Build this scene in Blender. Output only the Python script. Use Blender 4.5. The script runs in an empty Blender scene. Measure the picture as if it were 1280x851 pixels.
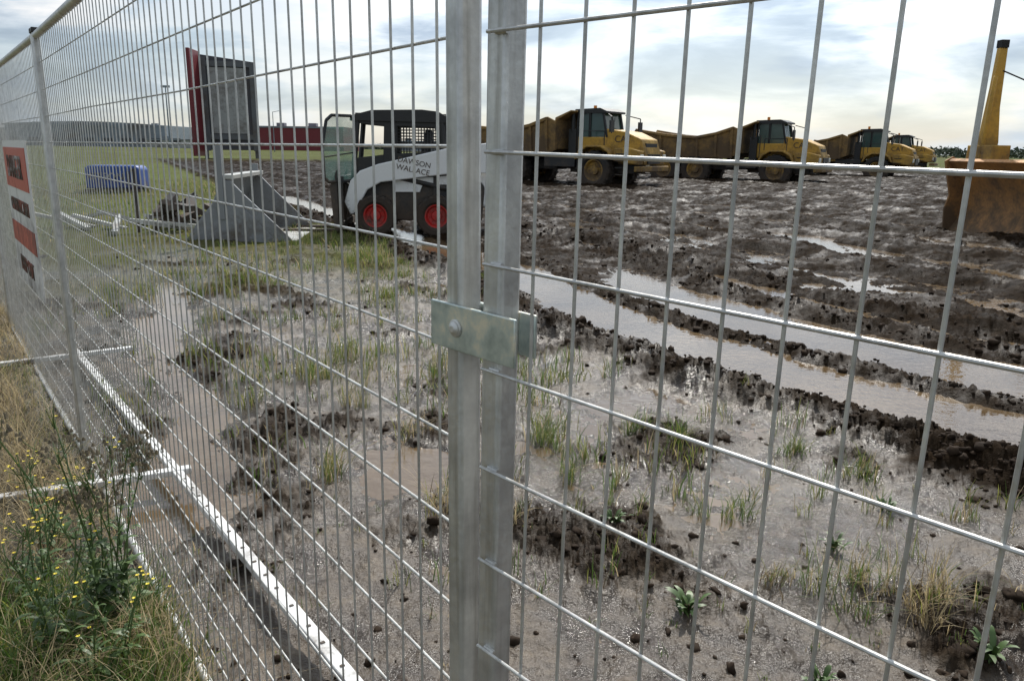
import bpy, bmesh, math, random
import numpy as np
from mathutils import Vector, Matrix
random.seed(7); rng=np.random.default_rng(7)
S=bpy.context.scene
COL=S.collection
# ------------------------------------------------------------ helpers
def node_mat(name):
    m=bpy.data.materials.new(name); m.use_nodes=True
    nt=m.node_tree; b=nt.nodes['Principled BSDF']; return m,nt,b
def N(nt,t,**k):
    n=nt.nodes.new(t)
    for a,v in k.items(): setattr(n,a,v)
    return n
def noise(nt,scale,detail=4,rough=.55,coord='Object',vec=None):
    n=N(nt,'ShaderNodeTexNoise'); n.inputs['Scale'].default_value=scale
    n.inputs['Detail'].default_value=detail; n.inputs['Roughness'].default_value=rough
    if vec is None:
        tc=N(nt,'ShaderNodeTexCoord'); vec=tc.outputs[coord]
    nt.links.new(vec,n.inputs['Vector']); return n
def ramp(nt,src,stops):
    r=N(nt,'ShaderNodeValToRGB'); cr=r.color_ramp
    while len(cr.elements)<len(stops): cr.elements.new(.5)
    for e,(p,c) in zip(cr.elements,stops):
        e.position=p; e.color=(c[0],c[1],c[2],1) if not isinstance(c,(int,float)) else (c,c,c,1)
    nt.links.new(src,r.inputs[0]); return r
def mixc(nt,fac,a,b):
    m=N(nt,'ShaderNodeMix',data_type='RGBA')
    for s,v in ((m.inputs[0],fac),(m.inputs[6],a),(m.inputs[7],b)):
        if isinstance(v,bpy.types.NodeSocket): nt.links.new(v,s)
        elif isinstance(v,(int,float)): s.default_value=v
        else: s.default_value=(*v,1)
    return m.outputs[2]
def math_(nt,op,a,b=0.0,clamp=False):
    m=N(nt,'ShaderNodeMath',operation=op); m.use_clamp=clamp
    for s,v in zip(m.inputs,(a,b)):
        if isinstance(v,bpy.types.NodeSocket): nt.links.new(v,s)
        else: s.default_value=v
    return m.outputs[0]
def paint(name,col,dirt=.5,rough=.4,metal=0.0,dirtcol=(.10,.075,.055),scale=2.5,zlow=0.0,zhigh=2.0,bump=.1):
    m,nt,b=node_mat(name)
    n=noise(nt,scale,6,.65); n2=noise(nt,scale*9,4,.6)
    tc=N(nt,'ShaderNodeTexCoord'); sx=N(nt,'ShaderNodeSeparateXYZ'); nt.links.new(tc.outputs['Object'],sx.inputs[0])
    h=N(nt,'ShaderNodeMapRange'); nt.links.new(sx.outputs['Z'],h.inputs[0])
    h.inputs[1].default_value=zlow; h.inputs[2].default_value=zhigh; h.inputs[3].default_value=.25; h.inputs[4].default_value=-.12
    s=math_(nt,'ADD',math_(nt,'ADD',math_(nt,'MULTIPLY',n.outputs[0],.75),math_(nt,'MULTIPLY',n2.outputs[0],.25)),h.outputs[0])
    r=ramp(nt,s,[(.62-.28*dirt,0),(.82-.2*dirt,1)])
    c2=mixc(nt,math_(nt,'MULTIPLY',n2.outputs[0],.4),col,tuple(x*.75 for x in col))
    nt.links.new(mixc(nt,r.outputs[0],c2,dirtcol),b.inputs['Base Color'])
    rr=N(nt,'ShaderNodeMapRange'); nt.links.new(r.outputs[0],rr.inputs[0]); rr.inputs[3].default_value=rough; rr.inputs[4].default_value=.85
    nt.links.new(rr.outputs[0],b.inputs['Roughness'])
    if metal:
        mm=N(nt,'ShaderNodeMapRange'); nt.links.new(r.outputs[0],mm.inputs[0]); mm.inputs[3].default_value=metal; mm.inputs[4].default_value=0
        nt.links.new(mm.outputs[0],b.inputs['Metallic'])
    bp=N(nt,'ShaderNodeBump'); bp.inputs['Strength'].default_value=bump; bp.inputs['Distance'].default_value=.02
    nt.links.new(n2.outputs[0],bp.inputs['Height']); nt.links.new(bp.outputs[0],b.inputs['Normal'])
    return m
def glass(name,col=(.03,.05,.05)):
    m,nt,b=node_mat(name); b.inputs['Base Color'].default_value=(*col,1); b.inputs['Roughness'].default_value=.05
    n=noise(nt,3,3); r=ramp(nt,n.outputs[0],[(.3,.04),(.7,.2)]); nt.links.new(r.outputs[0],b.inputs['Roughness'])
    return m
def empty(name,loc=(0,0,0),rot=(0,0,0)):
    o=bpy.data.objects.new(name,None); o.location=loc; o.rotation_euler=rot; o.empty_display_size=.2; COL.objects.link(o); return o
class MB:
    def __init__(s): s.v=[]; s.f=[]
    def add(s,vs,fs):
        o=len(s.v); s.v+= [tuple(v) for v in vs]; s.f+=[tuple(i+o for i in f) for f in fs]; return s
    def box(s,x0,x1,y0,y1,z0,z1,M=None):
        vs=[Vector(p) for p in ((x0,y0,z0),(x1,y0,z0),(x1,y1,z0),(x0,y1,z0),(x0,y0,z1),(x1,y0,z1),(x1,y1,z1),(x0,y1,z1))]
        if M: vs=[M@v for v in vs]
        return s.add(vs,[(0,3,2,1),(4,5,6,7),(0,1,5,4),(1,2,6,5),(2,3,7,6),(3,0,4,7)])
    def prism(s,prof,y0,y1,M=None):
        n=len(prof); vs=[Vector((x,y0,z)) for x,z in prof]+[Vector((x,y1,z)) for x,z in prof]
        if M: vs=[M@v for v in vs]
        return s.add(vs,[tuple(range(n)),tuple(range(2*n-1,n-1,-1))]+[(i,i+n,(i+1)%n+n,(i+1)%n) for i in range(n)])
    def tube(s,p0,p1,r,n=8,r1=None):
        p0=Vector(p0);p1=Vector(p1); r1=r if r1 is None else r1
        z=(p1-p0).normalized(); a=Vector((0,0,1)) if abs(z.z)<.9 else Vector((1,0,0))
        x=z.cross(a).normalized(); y=z.cross(x)
        vs=[]
        for p,rr in((p0,r),(p1,r1)):
            for i in range(n):
                t=2*math.pi*i/n; vs.append(p+x*math.cos(t)*rr+y*math.sin(t)*rr)
        return s.add(vs,[(i,(i+1)%n,(i+1)%n+n,i+n) for i in range(n)]+[tuple(range(n-1,-1,-1)),tuple(range(n,2*n))])
    def path(s,pts,r,n=8):
        for a,b in zip(pts[:-1],pts[1:]): s.tube(a,b,r,n)
        return s
    def lathe(s,prof,c,n=32):
        vs=[];fs=[]; m=len(prof)
        for i in range(n):
            t=2*math.pi*i/n
            for y,r in prof: vs.append((c[0]+r*math.cos(t),c[1]+y,c[2]+r*math.sin(t)))
        for i in range(n):
            for j in range(m-1):
                fs.append((i*m+j,((i+1)%n)*m+j,((i+1)%n)*m+j+1,i*m+j+1))
        return s.add(vs,fs)
    def obj(s,name,mat,parent=None,bevel=0,smooth=False):
        me=bpy.data.meshes.new(name); me.from_pydata(s.v,[],s.f); me.validate(); 
        bm=bmesh.new(); bm.from_mesh(me); bmesh.ops.recalc_face_normals(bm,faces=bm.faces); bm.to_mesh(me); bm.free()
        me.materials.append(mat); o=bpy.data.objects.new(name,me); COL.objects.link(o)
        if parent: o.parent=parent
        if bevel:
            m=o.modifiers.new('bev','BEVEL'); m.width=bevel; m.segments=2; m.limit_method='ANGLE'
        if smooth or bevel:
            for p in me.polygons: p.use_smooth=True
            try: me.set_sharp_from_angle(angle=math.radians(35))
            except Exception: pass
        return o
def np_mesh(name,V,F,mat,cols=None,smooth=False):
    me=bpy.data.meshes.new(name); V=np.asarray(V,np.float32); F=np.asarray(F,np.int32)
    me.vertices.add(len(V)); me.vertices.foreach_set('co',V.ravel())
    k=F.shape[1]; me.loops.add(F.size); me.loops.foreach_set('vertex_index',F.ravel())
    me.polygons.add(len(F)); me.polygons.foreach_set('loop_start',np.arange(0,F.size,k,dtype=np.int32))
    try: me.polygons.foreach_set('loop_total',np.full(len(F),k,np.int32))
    except Exception: pass
    me.update(calc_edges=True)
    if smooth: me.polygons.foreach_set('use_smooth',np.ones(len(F),bool))
    if cols is not None:
        a=me.color_attributes.new('Col','FLOAT_COLOR','POINT'); c=np.ones((len(V),4),np.float32); c[:,:3]=cols
        a.data.foreach_set('color',c.ravel())
    me.materials.append(mat); o=bpy.data.objects.new(name,me); COL.objects.link(o); return o
def text(body,size,loc,rot,mat,parent,name='lettering'):
    cu=bpy.data.curves.new(name,'FONT'); cu.body=body; cu.size=size; cu.align_x='CENTER'; cu.align_y='CENTER'; cu.extrude=.003
    cu.materials.append(mat); o=bpy.data.objects.new(name,cu); o.location=loc; o.rotation_euler=rot; COL.objects.link(o); o.parent=parent; return o
# ------------------------------------------------------------ terrain maths
def perlin(x,y,seed=0):
    xi=np.floor(x).astype(np.int64); yi=np.floor(y).astype(np.int64); xf=x-xi; yf=y-yi
    def g(ix,iy,dx,dy):
        h=(ix*374761393+iy*668265263+seed*1442695041)&0xffffffff
        h=((h^(h>>13))*1274126177)&0xffffffff; h=h^(h>>16)
        a=(h&0xffff)/65536*2*np.pi
        return np.cos(a)*dx+np.sin(a)*dy
    u=xf*xf*xf*(xf*(xf*6-15)+10); v=yf*yf*yf*(yf*(yf*6-15)+10)
    n00=g(xi,yi,xf,yf); n10=g(xi+1,yi,xf-1,yf); n01=g(xi,yi+1,xf,yf-1); n11=g(xi+1,yi+1,xf-1,yf-1)
    return 1.5*((n00*(1-u)+n10*u)*(1-v)+(n01*(1-u)+n11*u)*v)
def fbm(x,y,o=4,seed=0):
    t=0;a=1
    for i in range(o): t=t+a*perlin(x*2**i+i*17.3,y*2**i-i*9.1,seed+i); a*=.5
    return t
def sst(a,b,x): t=np.clip((x-a)/(b-a),0,1); return t*t*(3-2*t)
def gs(x,c,w): return np.exp(-((x-c)/w)**2)
def rut(x,y):
    dx=x-.1; dy=y-10.3; a=dx*.44-dy*.898; q=dx*.898+dy*.44
    q0=-.45*np.sin(np.pi*np.clip(a/6.6,0,1)); return q-q0+.10*perlin(x*.9,y*.9,3)+.07*perlin(x*2.6,y*2.6,4)+.03*perlin(x*8,y*8,5),a
FP=[(-.055,.88),(-2.12,3.70),(-4.22,6.50),(-6.4,9.25)]
def outside(x,y):
    return np.where(y>.9,( -(x+.055)*.807-(y-.88)*.591), (-(x+.055)*.731-(y-.88)*.682))
def terr(x,y):
    q,a=rut(x,y); r=np.hypot(x,y)
    n1=fbm(x*.5,y*.5,3,11)
    out=sst(-.12,.12,outside(x,y))
    D=sst(-1.2,-.78,q+.25*n1+.15*perlin(x*3,y*3,9)+.08*perlin(x*9,y*9,10))*(1-out)
    far=sst(75,105,r+6*n1)
    D=D*(1-far)
    h=.020*n1+.014*fbm(x*2.3,y*2.3,3,21)+.010*fbm(x*9,y*9,3,31)+.004*perlin(x*45,y*45,33)+.004
    crn=fbm(x*1.1,y*1.1,5,77)+.2*perlin(x*14,y*14,78)+.35*np.exp(-((x-.2)/1.1)**2-((y-1.9)/.7)**2)+.18*np.exp(-((x+.9)/.6)**2-((y-3.3)/1.2)**2)
    cr=sst(-.15,.75,crn)
    h=h+(cr*(.006+.055*(np.abs(perlin(x*12,y*12,41))+.6*np.abs(perlin(x*27,y*27,42))+.4*np.abs(perlin(x*60,y*60,43)))))*(1-far)
    bl=lambda f,s:(.38-np.abs(perlin(x*f,y*f,s)))
    lump=bl(1.9,51)*.06+bl(4.7,52)*.05+bl(11,53)*.04+bl(24,54)*.024+bl(50,55)*.012
    md=.6+.9*perlin(x*1.3,y*1.3,61)
    act=sst(-2,3,a)
    rdg=gs(q,-.76,.30)+.7*gs(q,.60,.16)+.7*gs(q,2.05,.24)+.6*gs(q,2.9,.3)
    R=-.13*gs(q,0,.42)+.10*md*gs(q,-.76,.25)+.04*md*gs(q,.60,.12)-.13*gs(q,1.28,.52)*act+.07*md*gs(q,2.05,.2)-.08*gs(q,2.5,.2)+.07*md*gs(q,2.95,.3)
    R=R+rdg*(bl(7,57)*.10+bl(16,58)*.06+bl(35,59)*.03)*.9
    R=R+sst(3.2,4,q)*(.07*np.sin(q*2.6+1.8*n1)+.035*np.sin(q*9+4*n1)*(.5+perlin(x*.7,y*.7,63)))
    wet=gs(q,0,.45)+gs(q,1.28,.6)*act
    h=h*(1-D)+D*(.012+lump*(1-.75*np.clip(wet,0,1)))+R*(1-out)*(1-far)*sst(-1.3,-.9,q)
    h=h-.13*np.exp(-((x-5.5+.1*(y-15.4))/.5)**2-((y-15.4)/1.8)**2)-.10*np.exp(-((x-3.6)/.6)**2-((y-9.4)/.6)**2)
    cx=-1.75+(y-3.95)*-.45+.12*np.sin(y*1.7); L=gs(x,cx,.27+.1*perlin(x*2,y*2,66))*sst(2.6,3.4,y)*(1-sst(8.6,10,y)); h=h-.065*L*(1-out)
    L2=gs(x,-.55-(y-4.2)*.12,.25)*sst(3.2,4,y)*(1-sst(5.6,6.6,y))*(.6+perlin(x*2.2,y*2.2,68)); h=h-.05*np.clip(L2,0,1)
    ap=np.exp(-((x-.75)/1.1)**2-((y-3.9)/1.3)**2); h=h-.029*ap
    h=h+.05*out*(1-far)
    gr=np.clip(sst(7,16,r+3*n1)*(1-D),0,1); gr=np.maximum(gr,out*.25); gr=np.maximum(gr,far)
    h=h+far*.5*fbm(x*.01,y*.01,2,5)
    W=np.clip(L+ap+wet,0,1)*(1-out)
    Dc=np.clip(D+.9*sst(.10,.65,crn)*(1-gr)*(1-out),0,1)
    return h,D,gr,W,out,Dc
WL=-.022
def H(x,y): return terr(np.atleast_1d(np.asarray(x,float)),np.atleast_1d(np.asarray(y,float)))[0]
fine=np.linspace(-46,46,920); rest=np.linspace(46,314,50)[1:-1]
ang=np.radians(np.concatenate([fine,rest]))
rr=np.concatenate([[.2],np.exp(np.arange(math.log(.5),math.log(1.6),.02)),np.exp(np.arange(math.log(1.62),math.log(90),.0066)),np.exp(np.linspace(math.log(95),math.log(5000),40))])
A,Rr=np.meshgrid(ang,rr); X=Rr*np.sin(A); Y=Rr*np.cos(A)
h,D,G,W,O,Dc=terr(X.ravel(),Y.ravel()); nr,na=X.shape
V=np.stack([X.ravel(),Y.ravel(),h],1)
i,j=np.meshgrid(np.arange(nr-1),np.arange(na),indexing='ij'); j2=(j+1)%na
F=np.stack([(i*na+j).ravel(),(i*na+j2).ravel(),((i+1)*na+j2).ravel(),((i+1)*na+j).ravel()],1)[:, ::-1]
gm,nt,b=node_mat('ground_mud')
at=N(nt,'ShaderNodeAttribute',attribute_name='Col'); sp=N(nt,'ShaderNodeSeparateColor'); nt.links.new(at.outputs['Color'],sp.inputs[0])
n1=noise(nt,.9,5,.65); n2=noise(nt,7,6,.7); n3=noise(nt,45,4,.7); n4=noise(nt,.06,4,.6); n6=noise(nt,2.4,6,.7)
pale=ramp(nt,n2.outputs[0],[(.3,(.028,.018,.010)),(.5,(.074,.053,.033)),(.72,(.145,.108,.068))]).outputs[0]
pale=mixc(nt,ramp(nt,n6.outputs[0],[(.45,.0),(.58,.8)]).outputs[0],pale,(.034,.022,.013))
dark=ramp(nt,n2.outputs[0],[(.3,(.009,.0055,.0030)),(.55,(.021,.0135,.0078)),(.75,(.044,.029,.017))]).outputs[0]
dark=mixc(nt,ramp(nt,n1.outputs[0],[(.5,.0),(.7,.4)]).outputs[0],dark,(.055,.036,.022))
grass=ramp(nt,n2.outputs[0],[(.3,(.045,.05,.018)),(.5,(.09,.10,.032)),(.7,(.15,.14,.06))]).outputs[0]
grass=mixc(nt,ramp(nt,n1.outputs[0],[(.42,0),(.6,.55)]).outputs[0],grass,(.08,.06,.035))
grass=mixc(nt,ramp(nt,n4.outputs[0],[(.42,0),(.6,.6)]).outputs[0],grass,(.12,.15,.05))
c=mixc(nt,sp.outputs[1],pale,grass); c=mixc(nt,sp.outputs[0],c,dark)
c=mixc(nt,math_(nt,'MULTIPLY',sp.outputs[2],.3),c,(.05,.036,.022))
nt.links.new(c,b.inputs['Base Color'])
ro=ramp(nt,n6.outputs[0],[(.36,.60),(.5,.32),(.60,.14)]).outputs[0]
ro2=math_(nt,'ADD',ro,math_(nt,'MULTIPLY',sp.outputs[1],.4)); ro2=math_(nt,'ADD',ro2,math_(nt,'MULTIPLY',sp.outputs[0],.30)); ro2=math_(nt,'SUBTRACT',ro2,math_(nt,'MULTIPLY',sp.outputs[2],.2))
ro2=math_(nt,'MINIMUM',math_(nt,'MAXIMUM',ro2,.13),1.0); nt.links.new(ro2,b.inputs['Roughness'])
wetp=ramp(nt,n1.outputs[0],[(.52,.0),(.66,.24)]).outputs[0]
spv=math_(nt,'SUBTRACT',.48,math_(nt,'MULTIPLY',sp.outputs[0],.46)); spv=math_(nt,'ADD',spv,wetp); spv=math_(nt,'MAXIMUM',math_(nt,'SUBTRACT',spv,math_(nt,'MULTIPLY',sp.outputs[1],.6)),.01); nt.links.new(spv,b.inputs['Specular IOR Level'])
bp=N(nt,'ShaderNodeBump'); bp.inputs['Strength'].default_value=.9; bp.inputs['Distance'].default_value=.012
nt.links.new(math_(nt,'ADD',n3.outputs[0],n2.outputs[0]),bp.inputs['Height']); nt.links.new(bp.outputs[0],b.inputs['Normal'])
ground=np_mesh('ground',V,F,gm,np.stack([Dc,G,W],1),smooth=True)
wm,nt,b=node_mat('muddy_water'); b.inputs['Roughness'].default_value=.03; b.inputs['IOR'].default_value=1.5
n=noise(nt,1.5,4); nt.links.new(ramp(nt,n.outputs[0],[(.35,(.10,.066,.034)),(.65,(.17,.118,.066))]).outputs[0],b.inputs['Base Color'])
n=noise(nt,16,3); bp=N(nt,'ShaderNodeBump'); bp.inputs['Strength'].default_value=.25; bp.inputs['Distance'].default_value=.01
nt.links.new(n.outputs[0],bp.inputs['Height']); nt.links.new(bp.outputs[0],b.inputs['Normal'])
MB().add([(-9,1,WL),(16,1,WL),(16,26,WL),(-9,26,WL)],[(0,1,2,3)]).obj('puddle_water',wm)
# clods
bm=bmesh.new(); bmesh.ops.create_icosphere(bm,subdivisions=2,radius=1); bm.verts.ensure_lookup_table()
iv=np.array([v.co[:] for v in bm.verts]); iff=np.array([[v.index for v in f.verts] for f in bm.faces]); bm.free()
def clods(name,px,py,size,mat):
    n=len(px); h=H(px,py); sc=size[:,None]*rng.uniform(.5,1.3,(n,3)); sc[:,2]*=.7
    v=iv[None]*(1+.22*rng.standard_normal((n,len(iv),1)).clip(-1.6,1.6))*sc[:,None,:]
    a=rng.uniform(0,6.28,n); ca,sa=np.cos(a)[:,None],np.sin(a)[:,None]
    vx=v[:,:,0]*ca-v[:,:,1]*sa; vy=v[:,:,0]*sa+v[:,:,1]*ca
    v=np.stack([vx+px[:,None],vy+py[:,None],v[:,:,2]+h[:,None]+size[:,None]*.05],2).reshape(-1,3)
    f=(iff[None]+(np.arange(n)*len(iv))[:,None,None]).reshape(-1,3)
    return np_mesh(name,v,f,mat)
cm,nt,b=node_mat('clod_soil'); n=noise(nt,12,5,.7)
nt.links.new(ramp(nt,n.outputs[0],[(.3,(.013,.008,.0048)),(.7,(.048,.031,.019))]).outputs[0],b.inputs['Base Color']); b.inputs['Roughness'].default_value=.85; b.inputs['Specular IOR Level'].default_value=.15
M=90000; th=np.radians(rng.uniform(-40,40,M)); r=np.exp(rng.uniform(math.log(1.5),math.log(20),M)); px=r*np.sin(th); py=r*np.cos(th)
q,a=rut(px,py); hh,Dd,Gg,Ww,Oo,Dcc=terr(px,py)
pr=Dd*(.05+.8*(gs(q,-.76,.3)+gs(q,.60,.18)*.6+gs(q,2.05,.25)*.6+gs(q,2.9,.3)*.4))+(1-Dd)*(.16*Dcc**1.3+.012)
pr=pr*np.where(hh<WL+.008,.0,1)*(Oo<.3)
k=rng.uniform(0,1,M)<pr; px,py,r=px[k],py[k],r[k]
sz=np.minimum(.003+.0055*rng.gamma(1.0,1.0,len(px)),.026)*(1+.075*r)
clods('mud_clods',px,py,sz,cm)
# ------------------------------------------------------------ grass
gmt,nt,b=node_mat('grass_blade'); at=N(nt,'ShaderNodeAttribute',attribute_name='Col')
nt.links.new(at.outputs['Color'],b.inputs['Base Color']); b.inputs['Roughness'].default_value=.55
tr=N(nt,'ShaderNodeBsdfTranslucent'); nt.links.new(at.outputs['Color'],tr.inputs[0]); mx=N(nt,'ShaderNodeMixShader'); mx.inputs[0].default_value=.5
nt.links.new(b.outputs[0],mx.inputs[1]); nt.links.new(tr.outputs[0],mx.inputs[2]); nt.links.new(mx.outputs[0],nt.nodes['Material Output'].inputs[0])
def blades(px,py,hgt,wid,lean,col):
    n=len(px); z0=H(px,py)-.005
    a=rng.uniform(0,6.28,n); dx,dy=np.cos(a),np.sin(a); tx,ty=-np.sin(a+.5),np.cos(a+.5)
    V=np.zeros((n,7,3)); C=np.zeros((n,7,3))
    for s,(t,w) in enumerate(((0,1),(.4,.85),(.75,.55),(1,0))):
        ox=dx*lean*hgt*t**1.8; oy=dy*lean*hgt*t**1.8; oz=hgt*(t-.35*np.clip(lean,0,1.6)*t**2.4)
        cx,cy,cz=px+ox,py+oy,z0+oz
        if s<3:
            V[:,2*s]=np.stack([cx-tx*wid*w/2,cy-ty*wid*w/2,cz],1); V[:,2*s+1]=np.stack([cx+tx*wid*w/2,cy+ty*wid*w/2,cz],1)
        else: V[:,6]=np.stack([cx,cy,cz],1)
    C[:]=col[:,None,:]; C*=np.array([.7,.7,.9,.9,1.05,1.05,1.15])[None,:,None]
    o=(np.arange(n)*7)[:,None]
    T=np.concatenate([o+np.array([0,1,3]),o+np.array([0,3,2]),o+np.array([2,3,5]),o+np.array([2,5,4]),o+np.array([4,5,6])])
    return V.reshape(-1,3),T,C.reshape(-1,3)
def join(parts,name):
    Vs,Ts,Cs=[],[],[];o=0
    for v,t,c in parts: Vs.append(v);Ts.append(t+o);Cs.append(c);o+=len(v)
    return np_mesh(name,np.concatenate(Vs),np.concatenate(Ts),gmt,np.concatenate(Cs))
GREEN=np.array([.10,.17,.03]); YEL=np.array([.24,.25,.06]); STRAW=np.array([.52,.41,.23]); BROWN=np.array([.15,.11,.06])
def cols(n,w):
    pal=np.array([GREEN,YEL,STRAW,BROWN]); k=rng.choice(4,n,p=w); return pal[k]*rng.uniform(.7,1.3,(n,1))
parts=[]
def tufts(cx,cy,nb,rad,hgt,wid,w,lean=(.2,1.0)):
    n=len(cx)*nb; X=np.repeat(cx,nb); Y=np.repeat(cy,nb); sc=np.repeat(rng.uniform(.5,1.25,len(cx)),nb)
    X=X+rng.normal(0,rad,n); Y=Y+rng.normal(0,rad,n)
    parts.append(blades(X,Y,hgt*sc*rng.uniform(.4,1.2,n),wid*rng.uniform(.6,1.2,n),rng.uniform(*lean,n),cols(n,w)))
def pick(n,xr,yr,f):
    x=rng.uniform(*xr,n); y=rng.uniform(*yr,n); hh,Dd,Gg,Ww,Oo,Dc_=terr(x,y); p=f(x,y,hh,Dd,Gg,Oo); k=rng.uniform(0,1,n)<p; return x[k],y[k]
clump=lambda x,y:np.clip(fbm(x*.8,y*.8,2,91)*2.0+.35,0,1)
dry=lambda hh:(hh>WL+.002)
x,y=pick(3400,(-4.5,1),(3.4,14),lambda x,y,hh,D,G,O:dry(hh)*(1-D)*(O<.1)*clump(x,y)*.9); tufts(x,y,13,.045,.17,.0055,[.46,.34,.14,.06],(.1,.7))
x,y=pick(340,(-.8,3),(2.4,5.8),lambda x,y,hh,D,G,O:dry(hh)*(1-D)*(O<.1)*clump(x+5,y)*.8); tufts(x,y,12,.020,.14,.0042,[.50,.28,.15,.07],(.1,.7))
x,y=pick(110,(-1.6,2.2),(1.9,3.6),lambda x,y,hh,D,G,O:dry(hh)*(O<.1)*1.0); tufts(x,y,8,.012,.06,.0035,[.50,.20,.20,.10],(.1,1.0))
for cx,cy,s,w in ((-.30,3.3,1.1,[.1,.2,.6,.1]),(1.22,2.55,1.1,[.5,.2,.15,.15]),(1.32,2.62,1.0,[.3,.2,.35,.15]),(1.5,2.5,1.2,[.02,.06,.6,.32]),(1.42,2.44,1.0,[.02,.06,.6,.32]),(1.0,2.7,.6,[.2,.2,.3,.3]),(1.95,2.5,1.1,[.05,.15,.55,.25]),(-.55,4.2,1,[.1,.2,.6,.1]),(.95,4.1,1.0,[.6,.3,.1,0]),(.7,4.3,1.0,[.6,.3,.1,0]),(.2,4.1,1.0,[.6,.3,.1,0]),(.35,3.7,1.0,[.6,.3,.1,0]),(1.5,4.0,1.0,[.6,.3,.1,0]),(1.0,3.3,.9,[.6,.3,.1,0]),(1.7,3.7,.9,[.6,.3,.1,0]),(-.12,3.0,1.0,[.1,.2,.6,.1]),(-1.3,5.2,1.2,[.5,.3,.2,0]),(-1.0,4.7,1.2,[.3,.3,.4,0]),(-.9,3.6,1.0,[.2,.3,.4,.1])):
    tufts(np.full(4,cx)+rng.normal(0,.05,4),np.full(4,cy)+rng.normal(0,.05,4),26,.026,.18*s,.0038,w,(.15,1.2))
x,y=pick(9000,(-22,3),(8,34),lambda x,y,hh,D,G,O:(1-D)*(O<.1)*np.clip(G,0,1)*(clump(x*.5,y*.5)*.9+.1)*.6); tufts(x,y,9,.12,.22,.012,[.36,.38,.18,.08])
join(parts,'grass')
parts=[]
x,y=pick(15000,(-7,-.2),(.3,9.5),lambda x,y,hh,D,G,O:(O>.6)*1.0*(outside(x,y)<2.6)*(np.hypot(x,y)>1.5)); 
m=fbm(x*.9,y*.9,2,13)
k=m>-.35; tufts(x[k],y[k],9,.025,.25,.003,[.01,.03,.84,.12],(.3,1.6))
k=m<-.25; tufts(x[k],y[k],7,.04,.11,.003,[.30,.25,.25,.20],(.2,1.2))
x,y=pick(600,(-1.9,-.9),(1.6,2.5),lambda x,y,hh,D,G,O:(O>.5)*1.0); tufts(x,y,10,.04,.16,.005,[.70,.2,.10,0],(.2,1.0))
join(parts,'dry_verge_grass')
# ------------------------------------------------------------ weeds
lf,nt,b=node_mat('weed_leaf'); n=noise(nt,9,3)
nt.links.new(ramp(nt,n.outputs[0],[(.3,(.035,.07,.015)),(.7,(.10,.16,.04))]).outputs[0],b.inputs['Base Color']); b.inputs['Roughness'].default_value=.5
yl,nt,b=node_mat('yellow_petal'); n=noise(nt,30,2); nt.links.new(ramp(nt,n.outputs[0],[(.3,(.7,.5,.02)),(.7,(.85,.7,.05))]).outputs[0],b.inputs['Base Color'])
dr,nt,b=node_mat('dry_seedhead'); n=noise(nt,40,2); nt.links.new(ramp(nt,n.outputs[0],[(.3,(.08,.06,.035)),(.7,(.2,.16,.09))]).outputs[0],b.inputs['Base Color'])
def leaf(mb,p,dirv,L,w):
    d=Vector(dirv).normalized(); s=d.cross(Vector((0,0,1))).normalized()*w; u=Vector((0,0,1))
    p=Vector(p); pts=[]
    for t,ww,dz in ((0,.15,0),(.3,.8,.12),(.6,1,.1),(.85,.6,-.03),(1,.05,-.15)):
        c=p+d*L*t+u*dz*L; pts+= [c-s*ww,c+s*ww]
    mb.add(pts,[(2*i,2*i+1,2*i+3,2*i+2) for i in range(4)])
def weed(name,x,y,ht,ns,fl,seeds=False,broad=.02,nleaf=12):
    z=float(H(x,y)[0]); e=empty(name,(x,y,z)); st=MB();lv=MB();fw=MB();sd=MB()
    for s in range(ns):
        a=random.uniform(0,6.28); l=random.uniform(.1,.35); hh=ht*random.uniform(.6,1.0); bx,by=random.gauss(0,.03),random.gauss(0,.03)
        f=lambda t:Vector((bx+math.cos(a)*l*hh*t**1.5,by+math.sin(a)*l*hh*t**1.5,hh*t))
        pts=[f(t/6) for t in range(7)]; st.path(pts,.0022,5)
        for k in range(nleaf):
            t=random.uniform(.05,.9); b2=random.uniform(0,6.28); leaf(lv,f(t),(math.cos(b2),math.sin(b2),random.uniform(.1,.8)),random.uniform(.04,.11)*(1.15-t),broad*random.uniform(.3,.8)*(1.1-t))
        top=f(1)
        for k in range(7):
            dv=Vector((random.gauss(0,.035),random.gauss(0,.035),random.uniform(0,.06))); st.tube(top-Vector((0,0,.03)),top+dv,.0011,4)
            c=top+dv
            if seeds and s%3:
                for g in range(6):
                    o=Vector((random.gauss(0,.010),random.gauss(0,.010),random.gauss(0,.010))); sd.tube(c+o,c+o+Vector((0,0,.010)),.006,5,.002)
            elif random.random()<fl:
                for g in range(5):
                    an=g*1.2566; d=Vector((math.cos(an),math.sin(an),.3))*.006; s_=Vector((-math.sin(an),math.cos(an),0))*.0025
                    fw.add([c,c+d*.6-s_,c+d,c+d*.6+s_],[(0,1,2,3)])
    st.obj('stems',lf,e); lv.obj('leaves',lf,e,smooth=True)
    if fw.v: fw.obj('flowers',yl,e)
    if sd.v: sd.obj('seed_heads',dr,e)
weed('flowering_weed',-1.26,2.25,.68,14,.3,True,.022,22)
weed('flowering_weed',-1.36,2.12,.42,7,.4,False,.018,16)
weed('flowering_weed',-1.60,2.45,.30,5,.7,False,.018,14)
weed('flowering_weed',-1.12,1.98,.32,5,.4,False,.018,14)
weed('flowering_weed',-1.80,2.75,.36,6,.6,False,.018,14)
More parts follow.
